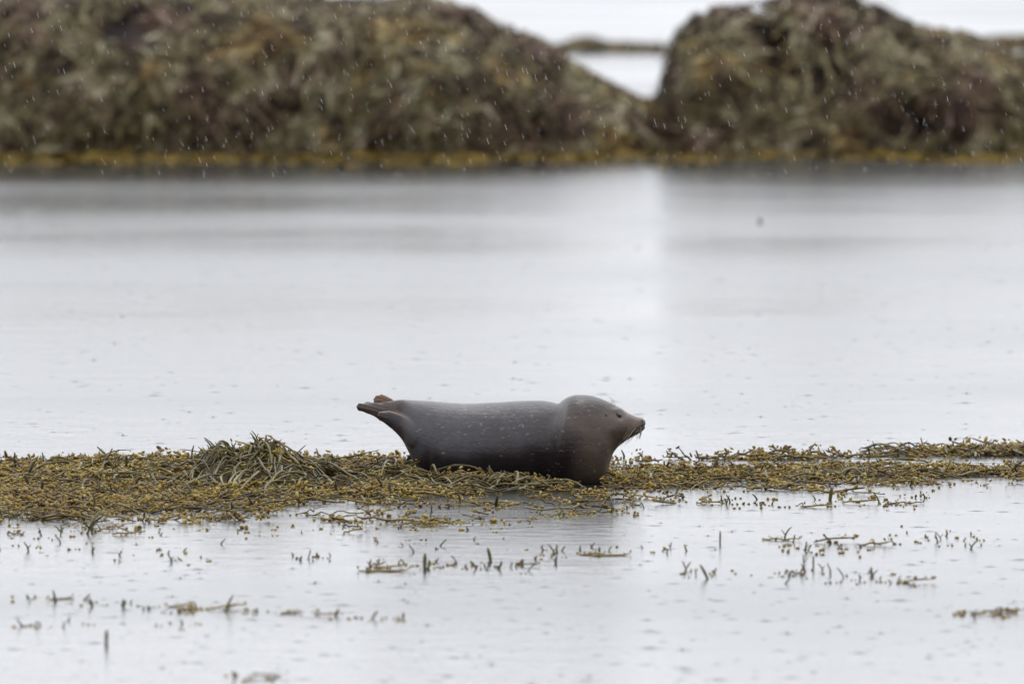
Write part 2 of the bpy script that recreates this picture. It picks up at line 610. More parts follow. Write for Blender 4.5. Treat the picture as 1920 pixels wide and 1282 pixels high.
rock('weedy_rock', 'long high rock shaggy with brown wrack filling the upper left', LEFT, 291, 1.3, 230, 8000,
     [(20, 110, 30, 50, .4), (240, 60, 70, 35, .25), (1010, 240, 35, 45, .35), (540, 190, 30, 30, .25)], group='rocks behind the channel', seed=1)
rock('weedy_rock', 'domed rock with dark bare hollows right of the gap', RIGHT, 289, 1.15, 170, 5200,
     [(1456, 92, 46, 58, .7), (1584, 116, 30, 56, .55), (1545, 160, 60, 36, .3), (1735, 232, 60, 45, .2), (1700, 85, 30, 30, .3)],
     group='rocks behind the channel', seed=2)
rock('weedy_rock', 'weedy rock cut off by the right edge of the picture', EDGE, 288, 0.8, 70, 1500,
     group='rocks behind the channel', seed=3)
rock('low_reef', 'low flat weedy reef far off in the gap between the rocks',
     [(960, 98), (990, 84), (1050, 81), (1095, 73), (1140, 80), (1200, 81), (1260, 83), (1340, 84), (1430, 98)], 101, 1.6, 60, 900, lumps=0.03, tuft_scale=0.6, seed=4, drop=4)
rock('low_reef', 'thin line of far reef at the upper right edge',
     [(1780, 92), (1830, 78), (1880, 72), (1930, 71), (2000, 74), (2060, 92)], 93, 0.8, 40, 400, lumps=0.03, tuft_scale=0.6, seed=5, drop=2)
rock('low_rock', 'small low rock at the foot of the gap between the two big rocks',
     [(1150, 204), (1180, 194), (1205, 187), (1235, 185), (1260, 194), (1280, 204)], 205, 0.6, 30, 260, lumps=0.03, tuft_scale=0.5, seed=6, drop=3)

# ------------------------------------------------------------------ seaweed templates
def make_sprig(r, nb, ln, fat=1.0):
    """a short length of knotted wrack: a wavy strand with float bladders and stalked tips"""
    pts, y, z = [], 0.0, 0.0
    for k in range(6):
        t = k / 5
        pts.append((ln * (t - 0.5), y, 0.004 + z))
        y += r.uniform(-1, 1) * ln * 0.09
        z = min(0.014, max(0, z + r.uniform(-0.008, 0.009)))
    pts = np.array(pts)
    st = [tube(pts, np.array([0.6, 1, 1, 1, .9, .5]) * 0.0040 * fat, 4)]
    bl = []
    for b in range(nb):
        k = r.randint(0, 5)
        p = pts[k] + [r.uniform(-.02, .02), r.uniform(-.025, .025), r.uniform(.002, .016)]
        ax = (r.uniform(-1, 1), r.uniform(-1, 1), r.uniform(-.5, .8))
        s = r.choice((0.55, 0.7, 0.85, 1.0, 1.25))
        bl.append(blob(p, ax, 0.021 * s, (0.0056 if r.random() < 0.5 else 0.0036) * s))
    return join(st), join(bl)


_r = random.Random(11)
SPRIGS = [make_sprig(_r, _r.randint(4, 10), _r.uniform(0.08, 0.22)) for _ in range(14)]
SP_ST = [s[0] for s in SPRIGS]
SP_BL = [s[1] for s in SPRIGS]
SINGLE = []
for _ in range(8):
    s = _r.uniform(0.7, 1.2)
    parts = [blob((0, 0, 0.007), (_r.uniform(-1, 1), _r.uniform(-1, 1), _r.uniform(-.3, .9)), 0.018 * s, 0.0068 * s)]
    if _r.random() < 0.5:
        parts.append(blob((_r.uniform(.015, .03), _r.uniform(-.02, .02), 0.005), (1, _r.uniform(-1, 1), .2), 0.017 * s, 0.0066 * s))
    SINGLE.append(join(parts))


def make_tip(r, h):
    """an upright or leaning frond end, often forked"""
    lean, a = r.uniform(-1.1, 1.1), r.uniform(0, 6.28)
    pts = []
    for k in range(6):
        t = k / 5
        pts.append((lean * h * t * t * 0.8 + r.uniform(-.002, .002), 0.3 * lean * h * t * math.sin(a), -0.01 + (h + 0.01) * t))
    rr = np.array([.9, 1, 1, 1, .95, .6]) * r.uniform(0.0042, 0.0068)
    parts = [tube(pts, rr, 5, 0.6)]
    if r.random() < 0.45:
        b = np.array(pts[2]); s = r.choice((-1, 1))
        q = [b + np.array([s * 0.35 * h * t, 0, 0.45 * h * t]) for t in (0, .33, .66, 1)]
        parts.append(tube(q, rr[0] * np.array([.9, .9, .8, .5]), 5, 0.6))
    return join(parts)


TIPS = [make_tip(_r, _r.uniform(0.03, 0.075)) for _ in range(12)]


# ------------------------------------------------------------------ the seaweed bed: where it lies and how high
MOUNDS = [  # px, py of the foot, half width m, half depth m, height m
    (215, 905, 0.40, 1.0, 0.080), (330, 912, 0.25, 0.9, 0.022), (40, 905, 0.4, 1.1, 0.018),
    (450, 912, 0.21, 0.62, 0.150), (545, 915, 0.22, 0.7, 0.085), (392, 914, 0.12, 0.6, 0.045),
    (660, 905, 0.36, 1.0, 0.060), (765, 908, 0.2, 0.6, 0.025),
    (830, 914, 0.22, 0.28, 0.050), (930, 917, 0.20, 0.26, 0.045), (1000, 919, 0.12, 0.2, 0.012)]
MW = [(*ground(a, b)[:2], c, d, e) for a, b, c, d, e in MOUNDS]


NB = VNoise(77)


def bed_h(X, Y):
    h = np.zeros_like(X)
    for (mx_, my_, rx, ry, hh) in MW:
        q = ((X - mx_) / rx) ** 2 + ((Y - my_) / ry) ** 2
        h = np.maximum(h, 0) + hh * np.exp(-1.4 * q ** 1.35)
    lumpy = NB(np.stack([X, Y * 0.6, 0 * X], -1).reshape(-1, 3), 7.0) + 0.6 * NB(np.stack([X, Y * 0.6, 0 * X + 5], -1).reshape(-1, 3), 17.0)
    return h * (1 + 0.30 * lumpy.reshape(h.shape))


def to_px(X, Y, Z=0.0):
    return 960 + X / Y * FPX, HORIZON + (CAM_H - Z) / Y * FPX


# rows of the photo between which weed floats, and how thickly (0..1), along the picture
def band(px, py):
    def soft(y, a, b, w1, w2):
        return np.clip((y - a) / w1, 0, 1) * np.clip((b - y) / w2, 0, 1)
    px = np.clip(px, -60, 1990)
    xs = [-60, 0, 100, 300, 500, 640, 760, 900, 1000, 1100, 1180, 2000]
    lo = pchip(xs, [868, 868, 866, 862, 862, 862, 866, 874, 878, 882, 888, 990], px)
    hi = pchip(xs, [990, 988, 985, 978, 966, 955, 952, 948, 944, 935, 915, 880], px)
    a = soft(py, lo, hi, 9, 50) * (px < 1300)
    xr = [1000, 1120, 1200, 1300, 1400, 1500, 1600, 1700, 1800, 1920, 1990]
    u0 = pchip(xr, [856, 857, 858, 858, 855, 854, 852, 848, 844, 840, 838], px)
    u1 = pchip(xr, [876, 874, 870, 867, 866, 864, 861, 858, 858, 859, 858], px)
    b = 0.95 * soft(py, u0, u1, 6, 9) * (px > 1120)
    v0 = pchip(xr, [878, 878, 879, 881, 881, 880, 880, 880, 879, 878, 878], px)
    v1 = pchip(xr, [940, 930, 922, 914, 908, 905, 903, 902, 902, 900, 898], px)
    c = 1.0 * soft(py, v0, v1, 7, 16) * (px > 1080)
    fr = 0.10 * soft(py, np.full_like(px, 895.), pchip(xr, [985, 972, 958, 950, 946, 944, 942, 940, 925, 915, 910], px), 5, 25) * (px > 1080)
    xg = [-60, 0, 200, 640, 800, 1000, 1150]
    fl = 0.10 * soft(py, np.full_like(px, 930.), pchip(xg, [1006, 1004, 1003, 996, 990, 985, 975], px), 5, 12) * (px < 1150)
    return np.maximum.reduce([a, b, c, fr, fl])


def in_seal(X, Y):
    sx = 960 + X / Y * FPX
    return (sx > 770) & (sx < 1138) & (np.abs(Y - 83.25) < 0.21)


def sample_bed(n, power=1.0, pxr=(-60, 1990), pyr=(826, 1010), cond=None):
    X, Y = [], []
    got = 0
    nz = VNoise(21)
    while got < n:
        # even over the water: rows of the picture are weighted by how deep they are on the ground
        y0, y1 = ground(960, pyr[0])[1], ground(960, pyr[1])[1]
        yy = rng.uniform(y1, y0, 40000)
        px = rng.uniform(pxr[0], pxr[1], 40000)
        xx = (px - 960) / FPX * yy
        py = HORIZON + CAM_H / yy * FPX
        pr = band(px, py) ** power
        pn = nz(np.stack([xx, yy, np.zeros_like(xx)], 1), 2.2) + 0.6 * nz(np.stack([xx, yy, np.ones_like(xx)], 1), 6.0)
        pr = pr * np.clip(0.62 + 1.1 * pn + 1.0 * (pr - 0.5), 0.02, 1)
        k = (rng.random(40000) < pr) & ~in_seal(xx, yy) & ~((px > 1030) & (px < 1152) & (py > 884) & (py < 926 - 4 * rng.random(40000))) & ~((px > 1128) & (px < 1152) & (py < 916) & (py > 884) & (rng.random(40000) < 0.8))
        hq = ((xx - MW[3][0]) / 0.30) ** 2 + ((yy - MW[3][1]) / 0.6) ** 2
        k &= (hq > 1) | (rng.random(40000) < 0.6)
        if cond is not None:
            k &= cond(px, py)
        X.append(xx[k]); Y.append(yy[k]); got += k.sum()
    return np.concatenate(X)[:n], np.concatenate(Y)[:n]


def bed_normals(X, Y):
    e = 0.02
    gx = (bed_h(X + e, Y) - bed_h(X - e, Y)) / (2 * e)
    gy = (bed_h(X, Y + e) - bed_h(X, Y - e)) / (2 * e)
    return np.stack([-0.55 * gx, -0.55 * gy, np.ones_like(gx)], 1)


def spread(n, power, tilt, tmpl_sets, zj=0.012, **kw):
    X, Y = sample_bed(n, power, **kw)
    h = bed_h(X, Y)
    Nn = bed_normals(X, Y) + rng.normal(0, tilt, (n, 3)) * [1, 1, 0]
    B = basis(rng.uniform(0, 6.283, n), Nn)
    sc = 0.7 + 0.75 * rng.random(n) ** 1.5
    P = np.stack([X, Y, h + rng.random(n) * zj - 0.003], 1)
    w = rng.integers(0, len(tmpl_sets[0]), n)
    return [scatter(t, w, B, sc, P) for t in tmpl_sets]


# matted dark under-layer of the mounds, a real low heap
gx = np.linspace(-2.75, 0.55, 170); gy = np.linspace(81.6, 85.2, 70)
GX, GY = np.meshgrid(gx, gy)
hh = bed_h(GX.ravel(), GY.ravel())
nz = VNoise(31)
gz = hh * 0.92 - 0.034 + 0.012 * nz(np.stack([GX.ravel(), GY.ravel(), hh], 1), 14)
Vb = np.stack([GX.ravel(), GY.ravel(), gz], 1)
nx, ny = len(gx), len(gy)
idx = np.arange(nx * ny).reshape(ny, nx)
Fb = np.stack([idx[:-1, :-1], idx[:-1, 1:], idx[1:, 1:], idx[1:, :-1]], -1).reshape(-1, 4)
Fb = Fb[gz[Fb].max(axis=1) > -0.006]
mat_root = empty('seaweed_bed', (0, 83.3, 0))
tag(mat_root, 'yellow brown wrack lying in a raft across the water around the seal', 'seaweed', kind='stuff')
ORG = np.array([0, 83.3, 0])
tag(obj('underlayer', mesh_from(Vb - ORG, Fb), M_BED, mat_root), kind='stuff')
(sv, sf), (bv, bf) = spread(4700, 1.0, 0.17, (SP_ST, SP_BL))
tag(obj('strands', mesh_from(sv - ORG, sf), M_SPRIG, mat_root), kind='stuff')
tag(obj('bladders', mesh_from(bv - ORG, bf), M_BLADDER, mat_root), kind='stuff')


def long_strand(r):
    ln, n = r.uniform(0.2, 0.5), 10
    pts, y, a = [], 0.0, r.uniform(-0.3, 0.3)
    for k in range(n):
        pts.append((ln * (k / (n - 1) - 0.5), y, 0.012 + 0.008 * math.sin(k * 0.9 + a * 9)))
        a += r.gauss(0, 0.22)
        y += math.sin(a) * ln / n
    rr = np.full(n, r.uniform(0.0028, 0.005)); rr[0] *= .5; rr[-1] *= .5; rr[r.randint(2, 7)] *= 1.6
    return tube(pts, rr, 5, 0.7)


LONG = [long_strand(random.Random(k)) for k in range(14)]
((lv, lf),) = spread(620, 1.2, 0.06, (LONG,), 0.014)
tag(obj('long_strands', mesh_from(lv - ORG, lf), M_STRAND, mat_root), kind='stuff')
((bv, bf),) = spread(3600, 0.6, 0.4, (SINGLE,), 0.004)
tag(obj('loose_bladders', mesh_from(bv - ORG, bf), M_BLADDER, mat_root), kind='stuff')
((tv, tf),) = spread(520, 0.6, 0.3, (TIPS,), 0.006)
tag(obj('frond_tips', mesh_from(tv - ORG, tf), M_TIP, mat_root), kind='stuff')


# ------------------------------------------------------------------ heaps with single strands one can follow
def strand_on(x0, y0, yaw, ln, rad, curl, lift, r):
    n = 12
    pts, x, y, a = [], x0, y0, yaw
    r0 = r.uniform(0.004, 0.026)
    j1, j2 = r.uniform(0, 6), r.uniform(0.8, 1.6)
    for k in range(n):
        t = k / (n - 1)
        z = float(bed_h(np.array([x]), np.array([y]))[0])
        pts.append((x, y, z + r0 + lift * math.sin(math.pi * t) + 0.006 * math.sin(j1 + 7 * t)))
        a += curl / n + 0.09 * math.sin(j1 + j2 * 4 * t)
        x += math.cos(a) * ln / n
        y += math.sin(a) * ln / n * 1.3
    rr = rad * (1 - 0.35 * np.abs(np.linspace(-1, 1, n)) ** 3)
    for b in r.sample(range(2, n - 2), 2):
        rr[b] *= 1.55                                    # the knots
    return tube(pts, rr, 6, 0.75)


def heap(name, label, cx, cy, rx, ry, n, seed, down=0.6, rad=(0.0030, 0.0070), ln=(0.14, 0.42), tips=16, tiph=(0.03, 0.07)):
    r = random.Random(seed)
    g = ground(cx, cy)
    root = empty(name, (g[0], g[1], 0))
    tag(root, label, 'seaweed', 'heaps of wrack beside the seal')
    o3 = np.array([g[0], g[1], 0])
    for k in range(n):
        a = r.uniform(0, 6.283); q = math.sqrt(r.random())
        x, y = g[0] + rx * q * math.cos(a), g[1] - 0.1 + ry * q * math.sin(a)
        yaw = r.uniform(0, 6.283)
        if r.random() < down:                            # run down the slope, fanning from the crown
            yaw = math.atan2((y - g[1]) * 0.6 - 0.05, x - g[0]) + r.uniform(-0.5, 0.5)
        v, f = strand_on(x, y, yaw, r.uniform(*ln), r.uniform(*rad), r.gauss(0, 0.45), r.choice((0, 0, 0.01, 0.02, 0.035)), r)
        obj('strand', mesh_from(v - o3, f), M_STRAND, root)
    for k in range(tips):
        a = r.uniform(0, 6.283); q = math.sqrt(r.random()) * 0.8
        x, y = g[0] + rx * q * math.cos(a), g[1] + ry * q * math.sin(a)
        z = float(bed_h(np.array([x]), np.array([y]))[0])
        v, f = make_tip(r, r.uniform(*tiph))
        obj('frond_tip', mesh_from(v + [x - o3[0], y - o3[1], z - 0.002], f), M_TIP, root)
    return root


heap('seaweed_heap', 'tallest tangled heap of wrack strands with stiff tips sticking up', 458, 912, 0.30, 0.55, 210, 5, 0.5, tips=40, tiph=(0.05, 0.10))
heap('seaweed_heap', 'broad rounded hump of yellow wrack near the left edge', 225, 906, 0.42, 0.8, 70, 6, 0.6, (0.004, 0.008), (0.15, 0.5), 10)
heap('seaweed_heap', 'low sloping shoulder of wrack trailing from the tall heap', 560, 914, 0.24, 0.6, 80, 8, 0.5, tips=8)
heap('seaweed_heap', 'long low swell of wrack behind the hind flippers', 680, 906, 0.36, 0.8, 70, 9, 0.3, tips=12)
heap('seaweed_heap', 'tangle of wrack strands heaped against the belly of the seal', 900, 918, 0.34, 0.32, 54, 12, 0.2, (0.004, 0.0075), (0.14, 0.36), 12, (0.04, 0.09))
heap('seaweed_drift', 'flat drift of olive strands right of the chest of the seal', 1240, 893, 0.34, 1.0, 34, 14, 0.1, (0.004, 0.008), (0.15, 0.4), 6)
heap('seaweed_drift', 'dark strands lying along the lower right raft', 1600, 886, 0.62, 0.9, 34, 15, 0.0, (0.004, 0.008), (0.15, 0.4), 14)
heap('seaweed_drift', 'bristling drift of wrack along the upper right raft', 1780, 849, 0.5, 0.6, 26, 16, 0.0, (0.004, 0.008), (0.12, 0.35), 16)


# ------------------------------------------------------------------ small floating clumps in the open water in front
def clump(label, px0, px1, py, nb, nt, seed, slope=0.0, big=1.0, sprigs=0, jy=5.0):
    r = random.Random(seed)
    c = ground((px0 + px1) / 2, py)
    root = empty('floating_seaweed', (c[0], c[1], 0))
    tag(root, label, 'seaweed', 'scraps of wrack afloat in front of the seal')

    def place():
        u = r.random()
        px = px0 + (px1 - px0) * u
        g = ground(px, py + slope * (px - (px0 + px1) / 2) + r.gauss(0, 1) * jy * 1.3)
        return g - c
    if nb:
        P = np.array([place() for _ in range(nb)])
        B = basis(np.array([r.uniform(0, 6.28) for _ in range(nb)]))
        sc = np.array([r.uniform(0.6, 1.15) * big for _ in range(nb)])
        v, f = scatter(SINGLE, np.array([r.randrange(len(SINGLE)) for _ in range(nb)]), B, sc, P - [0, 0, 0.003])
        tag(obj('bladders', mesh_from(v, f), M_BLADDER, root), kind='stuff')
    if sprigs:
        P = np.array([place() for _ in range(sprigs)])
        B = basis(np.array([r.gauss(0, 0.5) for _ in range(sprigs)]))
        sc = np.array([r.uniform(0.7, 1.1) * big for _ in range(sprigs)])
        w = np.array([r.randrange(len(SPRIGS)) for _ in range(sprigs)])
        v, f = scatter(SP_BL, w, B, sc, P)
        tag(obj('sprig_bladders', mesh_from(v, f), M_BLADDER, root), kind='stuff')
        v, f = scatter(SP_ST, w, B, sc, P)
        tag(obj('strands', mesh_from(v, f), M_SPRIG, root), kind='stuff')
    for k in range(nt):
        p = place()
        v, f = make_tip(r, (0.010 + 0.042 * r.random() ** 1.6) * big)
        obj('frond_tip', mesh_from(v + p, f), M_TIP, root)
    return root


def stick(label, px, py, h, lean, rad, seed):
    """one stiff frond end standing out of the water"""
    g = ground(px, py)
    pts = [(lean * h * t ** 1.4, 0, -0.02 + (h + 0.02) * t) for t in np.linspace(0, 1, 7)]
    v, f = tube(pts, rad * np.array([.8, .95, 1, 1.05, 1.1, 1.0, .55]), 6, 0.7)
    o = obj('frond_stick', mesh_from(v, f), M_TIP, None, (g[0], g[1], 0))
    tag(o, label, 'seaweed', 'single frond ends standing out of the water')


clump('row of spiky frond ends and floats below the belly of the seal', 690, 1010, 1062, 16, 30, 101, 0.0, 1.0, 4, 4)
clump('sparse frond ends left of the spiky row below the seal', 545, 630, 1048, 3, 9, 102, 0, .9, 0, 3)
clump('short sprigs in the dark reflection under the chin', 1000, 1160, 1036, 10, 13, 103, -0.03, .9, 2, 4)
clump('tiny floats just above the spiky row', 700, 1000, 1022, 7, 8, 104, 0, .8, 0, 6)
clump('yellow floats strung below the right raft', 1280, 1715, 943, 46, 10, 105, 0.0, 1.0, 5, 4)
clump('branched sprig with a spread of floats in open water at right', 1440, 1650, 1026, 30, 9, 106, 0.05, 1.05, 3, 7)
clump('scatter of stubby frond ends near the right edge', 1640, 1845, 1010, 14, 12, 107, -0.02, .9, 0, 8)
clump('lower right line of floats and frond ends', 1400, 1720, 1083, 30, 16, 108, 0.05, 1.0, 2, 5)
clump('few frond ends left of the lower right line', 1270, 1400, 1074, 7, 6, 109, 0.0, .9, 0, 4)
clump('pair of bent frond ends right of the dark reflection', 1205, 1290, 1030, 3, 5, 110, 0, 1, 0, 4)
clump('faint floats and stubs at the left edge under the raft', 0, 180, 1026, 9, 4, 111, 0, .85, 0, 5)
clump('scattered stubs in open water under the left raft', 205, 410, 1046, 9, 9, 112, 0.02, .85, 0, 6)
clump('short knotted string near the left edge', 20, 175, 1126, 11, 7, 113, 0.03, .85, 1, 3)
clump('long thin string of wrack trailing to the right', 330, 760, 1150, 46, 5, 114, 0.055, .8, 6, 2.2)
clump('bushy knot at the head of the long string', 330, 372, 1143, 9, 4, 115, 0, 1.0, 2, 3)
clump('few stubs left of the long string', 200, 320, 1142, 6, 6, 116, 0.05, .85, 0, 4)
clump('blurred scraps by the lower left edge', 0, 170, 1172, 8, 6, 117, 0, .8, 0, 3)
clump('dark dots of wrack under the long string', 225, 410, 1172, 8, 2, 118, 0, .8, 0, 3)
clump('blurred ochre scrap at the bottom edge', 415, 520, 1270, 8, 2, 119, 0.04, 1.0, 1, 3)
clump('blurred string of wrack at the lower right edge', 1790, 1935, 1150, 20, 2, 120, -0.03, 1.0, 3, 3)
clump('loose floats drifting off the front of the left raft', 20, 640, 1000, 40, 12, 121, -0.012, .85, 2, 5)
clump('floats thinning out in front of the seal', 640, 1000, 985, 40, 8, 122, -0.02, .9, 4, 5)
clump('last floats in the reflection below the chest', 1000, 1210, 962, 34, 6, 123, -0.04, .9, 3, 5)
stick('thick upright stub alone at the lower left', 199, 1206, 0.055, 0.05, 0.0065, 1)
stick('leaning frond end on the long string', 420, 1146, 0.07, 0.55, 0.006, 2)
stick('short leaning frond end right of the long string', 694, 1160, 0.035, 0.9, 0.006, 3)
stick('stout leaning frond end at lower right', 1329, 1085, 0.062, -0.6, 0.008, 4)
stick('tall thin stick in open water right of the reflection', 1350, 1020, 0.06, 0.02, 0.0042, 5)
stick('thin tall stick above the lower right line', 1525, 1066, 0.06, 0.0, 0.004, 6)
stick('thick stump in the spiky row', 796, 1066, 0.068, 0.03, 0.008, 7)
stick('yellow brown stump bent left in the spiky row', 921, 1052, 0.06, -0.25, 0.010, 8)
stick('curved frond end near the left edge string', 106, 1128, 0.05, -0.3, 0.006, 9)
stick('tiny far stub in the open channel', 1425, 420, 0.05, 0.0, 0.012, 10)
stick('leaning stick on top of the tall heap', 494, 870, 0.11, 0.28, 0.0055, 11)

# fringe of floating weed at the foot of the far rocks
fx, fy, nfr = [], [], 3600
pxs = rng.uniform(-80, 2000, nfr)
e = 286 + 24 * rng.random(nfr) ** 2.0 + 4 * np.sin(pxs / 90.0) - np.where(pxs > 1250, 5, 0)
P = np.array([ground(a, b) for a, b in zip(pxs, e)])
kp = rng.random(nfr) < 0.72 + 0.5 * N2(P * [1, 0.35, 1], 0.9) - 0.02 * (e - 297)
P = P[kp]; nfr = len(P)
B = basis(rng.uniform(0, 6.28, nfr), np.tile([0, 0, 1.0], (nfr, 1)) + rng.normal(0, .15, (nfr, 3)) * [1, 1, 0])
w = rng.integers(0, len(SPRIGS), nfr)
fo = np.array([0, 150.0, 0])
root = empty('floating_fringe', fo)
tag(root, 'ochre strip of floating wrack along the foot of the far rocks', 'seaweed', kind='stuff')
B[:, :, 2] *= 0.3
v, f = scatter(TUFTS, rng.integers(0, 8, nfr), B, rng.uniform(0.35, 0.75, nfr), P - [0, 0, 0.006])
tag(obj('fronds', mesh_from(v - fo, f), M_FRINGE, root), kind='stuff')

# ------------------------------------------------------------------ the seal
YS = 83.25
SEAL = [  # px, top, bottom (rows of the photo), half width m, centre offset toward (-) the camera
    (667.5, 759, 766, 0.008, 0.03), (671, 756, 770, 0.016, 0.03), (680, 755, 772, 0.021, 0.03), (690, 754.5, 776, 0.025, 0.028), (705, 754, 784, 0.03, 0.022), (720, 752.5, 794, 0.035, 0.015),
    (735, 751, 804, 0.041, 0.008), (748, 749, 817, 0.052, 0), (757, 748, 829, 0.07, -0.004), (765, 748, 846, 0.098, 0.0026),
    (774, 748.5, 866, 0.124, 0.013375), (787, 749, 886, 0.15, 0.03075), (805, 750, 899, 0.178, 0.045), (840, 753.5, 907, 0.214, 0.045),
    (880, 755.5, 911, 0.238, 0.045), (930, 754.5, 913, 0.248, 0.045), (980, 751.5, 914, 0.244, 0.045), (1015, 750.5, 915, .230, .040),
    (1034, 753, 915, .218, .026), (1046, 755, 916, .212, .000), (1056, 750, 916, .212, -.028), (1068, 744, 917, 0.216, -0.062), (1084, 740, 918, 0.216, -0.07),
    (1104, 740.5, 918, 0.2, -0.07), (1119, 744, 917, 0.18, -0.066), (1130, 748, 912, 0.164, -0.063), (1138, 751.5, 892, 0.15, -0.06), (1143.5, 754, 868, 0.138, -0.06), (1149, 757, 851, 0.126, -0.06),
    (1158, 761.5, 838.5, 0.112, -0.06), (1166, 766.5, 831.5, 0.098, -0.06), (1174, 771.5, 826, 0.085, -0.06), (1182, 776, 821, 0.074, -0.06), (1190, 779.5, 817, 0.066, -0.06),
    (1198, 782, 812.5, 0.058, -0.06), (1204, 783.5, 808.5, 0.05, -0.06), (1208, 786, 804.5, 0.038, -0.06), (1210.5, 789.5, 800, 0.018, -0.06)]


def xloft(rows, n, nv=44, ex=2.0, y0=YS, cyl=None):
    A = np.array(rows, float)
    # arc-like spacing: denser where the shape turns quickly
    s = np.concatenate([[0], np.cumsum(np.abs(np.diff(A[:, 0])) + 0.35 * np.abs(np.diff(A[:, 1])) + 0.35 * np.abs(np.diff(A[:, 2])) + 60 * np.abs(np.diff(A[:, 3])))])
    u = np.linspace(0, s[-1], n)
    px = pchip(s, A[:, 0], u)
    tp, bt, hw, yc = (pchip(s, A[:, k], u) for k in (1, 2, 3, 4))
    V = []
    for i in range(n):
        Y = y0 + yc[i]
        a, b = at(px[i], tp[i], Y), at(px[i], bt[i], Y)
        zc, hz = (a[2] + b[2]) / 2, (a[2] - b[2]) / 2
        for k in range(nv):
            w = 2 * math.pi * k / nv
            c, sn = math.cos(w), math.sin(w)
            y = Y + hw[i] * np.sign(c) * abs(c) ** (2 / ex)
            z = zc + hz * np.sign(sn) * abs(sn) ** (2 / ex)
            V.append((a[0], y, z))
    F = []
    for i in range(n - 1):
        for k in range(nv):
            k2 = (k + 1) % nv
            F.append((i * nv + k, i * nv + k2, (i + 1) * nv + k2, (i + 1) * nv + k))
    F.append(tuple(range(nv))[::-1]); F.append(tuple((n - 1) * nv + k for k in range(nv)))
    return np.array(V), F


PIECES = [xloft(SEAL, 190)]
# near hind flipper, folded against the far one
PIECES.append(xloft([(707.5, 775, 779, .006, -.05), (710, 771.5, 783, .013, -.052), (716, 769.5, 790, .018, -.055), (728, 769.5, 799, .022, -.062),
                     (742, 773, 811, .027, -.072), (756, 778, 826, .034, -.082), (768, 784, 838, .04, -.09), (782, 792, 840, .03, -.09)], 50, 24))
# the far flipper's raised edge, and its toe ends
PIECES.append(xloft([(699, 748, 754, .004, .055), (702, 742.5, 757, .007, .057), (708, 739, 758, .008, .058), (715, 738, 760, .009, .058),
                     (724, 740.5, 762, .010, .055), (733, 746, 764, .012, .05), (742, 752, 766, .014, .04)], 36, 20))
PIECES.append(xloft([(682.5, 753.3, 758, .004, .04), (686, 752, 760, .006, .04), (694, 752.6, 764, .008, .038), (708, 753.6, 768, .01, .03)], 24, 16))
PIECES.append(xloft([(670.5, 756.5, 762, .004, .02), (674, 754.3, 764, .007, .02), (682, 754.6, 766, .01, .02), (700, 756, 770, .014, .02)], 24, 16))
# muzzle pad on the near side, brow and cheek
PIECES.append(xloft([(1180, 796, 808, .005, -.115), (1187, 790.5, 813, .018, -.113), (1195, 788.5, 812.5, .021, -.104), (1203, 790, 808, .016, -.094), (1207.5, 794, 803, .005, -.088)], 30, 20))
PIECES.append(xloft([(1180, 796, 808, .005, -.005), (1187, 790.5, 813, .018, -.007), (1195, 788.5, 812.5, .021, -.016), (1203, 790, 808, .016, -.026), (1207.5, 794, 803, .005, -.032)], 30, 20))
# fore flippers lying flat, tucked under the weed
for sy in (-1, 1):
    PIECES.append(xloft([(985, 906, 911, .01, sy * .24), (1000, 905, 913, .03, sy * .24), (1030, 903, 913, .04, sy * .225), (1060, 900, 913, .04, sy * .20), (1085, 896, 911, .03, sy * .16)], 30, 18))
V, F = [], []
for v, f in PIECES:
    n = len(V)
    V.extend(v.tolist()); F.extend([tuple(i + n for i in q) for q in f])
tmp = obj('seal_cage', mesh_from(np.array(V), F), None)
rm = tmp.modifiers.new('remesh', 'REMESH'); rm.mode = 'VOXEL'; rm.voxel_size = 0.0055; rm.use_smooth_shade = True
sm = tmp.modifiers.new('smooth', 'SMOOTH'); sm.factor = 0.5; sm.iterations = 3
bpy.context.view_layer.update()
dg = bpy.context.evaluated_depsgraph_get()
seal_me = bpy.data.meshes.new_from_object(tmp.evaluated_get(dg))
bpy.data.objects.remove(tmp)

nv = len(seal_me.vertices)
co = np.empty(nv * 3, np.float32); seal_me.vertices.foreach_get('co', co); co = co.reshape(-1, 3).astype(float)
sx, sy = to_px(co[:, 0], co[:, 1], co[:, 2])


def sstep(a, b, x):
    t = np.clip((x - a) / (b - a), 0, 1)
    return t * t * (3 - 2 * t)


co[:, 0] -= 20.0 / FPX * YS * sstep(758, 850, sy) * sstep(960, 1030, sx) * sstep(1125, 1060, sx)
sx, sy = to_px(co[:, 0], co[:, 1], co[:, 2])


# loose skin: shallow folds behind the neck and at the hind end, soft unevenness on the flank
nrm = np.empty(nv * 3, np.float32); seal_me.vertices.foreach_get('normal', nrm); nrm = nrm.reshape(-1, 3)
crease_x = 1046 - 0.20 * np.clip(sy - 757, 0, 110)
crease = -0.004 * np.exp(-((sx - crease_x) / 6.0) ** 2) * sstep(800, 765, sy)
crease += 0.003 * np.exp(-((sx - crease_x - 22) / 15.0) ** 2) * sstep(895, 800, sy)
fold2 = -0.006 * np.exp(-((sx - (790 + 0.1 * (sy - 800)) - 6) / 4.0) ** 2) * sstep(835, 865, sy)
lump = 0.006 * N1(co, 4.0) + 0.003 * N2(co, 9.0)
flip = sstep(772, 742, sx)
grooves = -0.0035 * np.abs(np.sin((sy - 0.25 * (sx - 700)) * 0.42)) * sstep(740, 715, sx)
eyed = -0.009 * np.exp(-(((sx - 1166) / 8) ** 2 + ((sy - 781) / 7) ** 2)) * (nrm[:, 1] < 0.2)
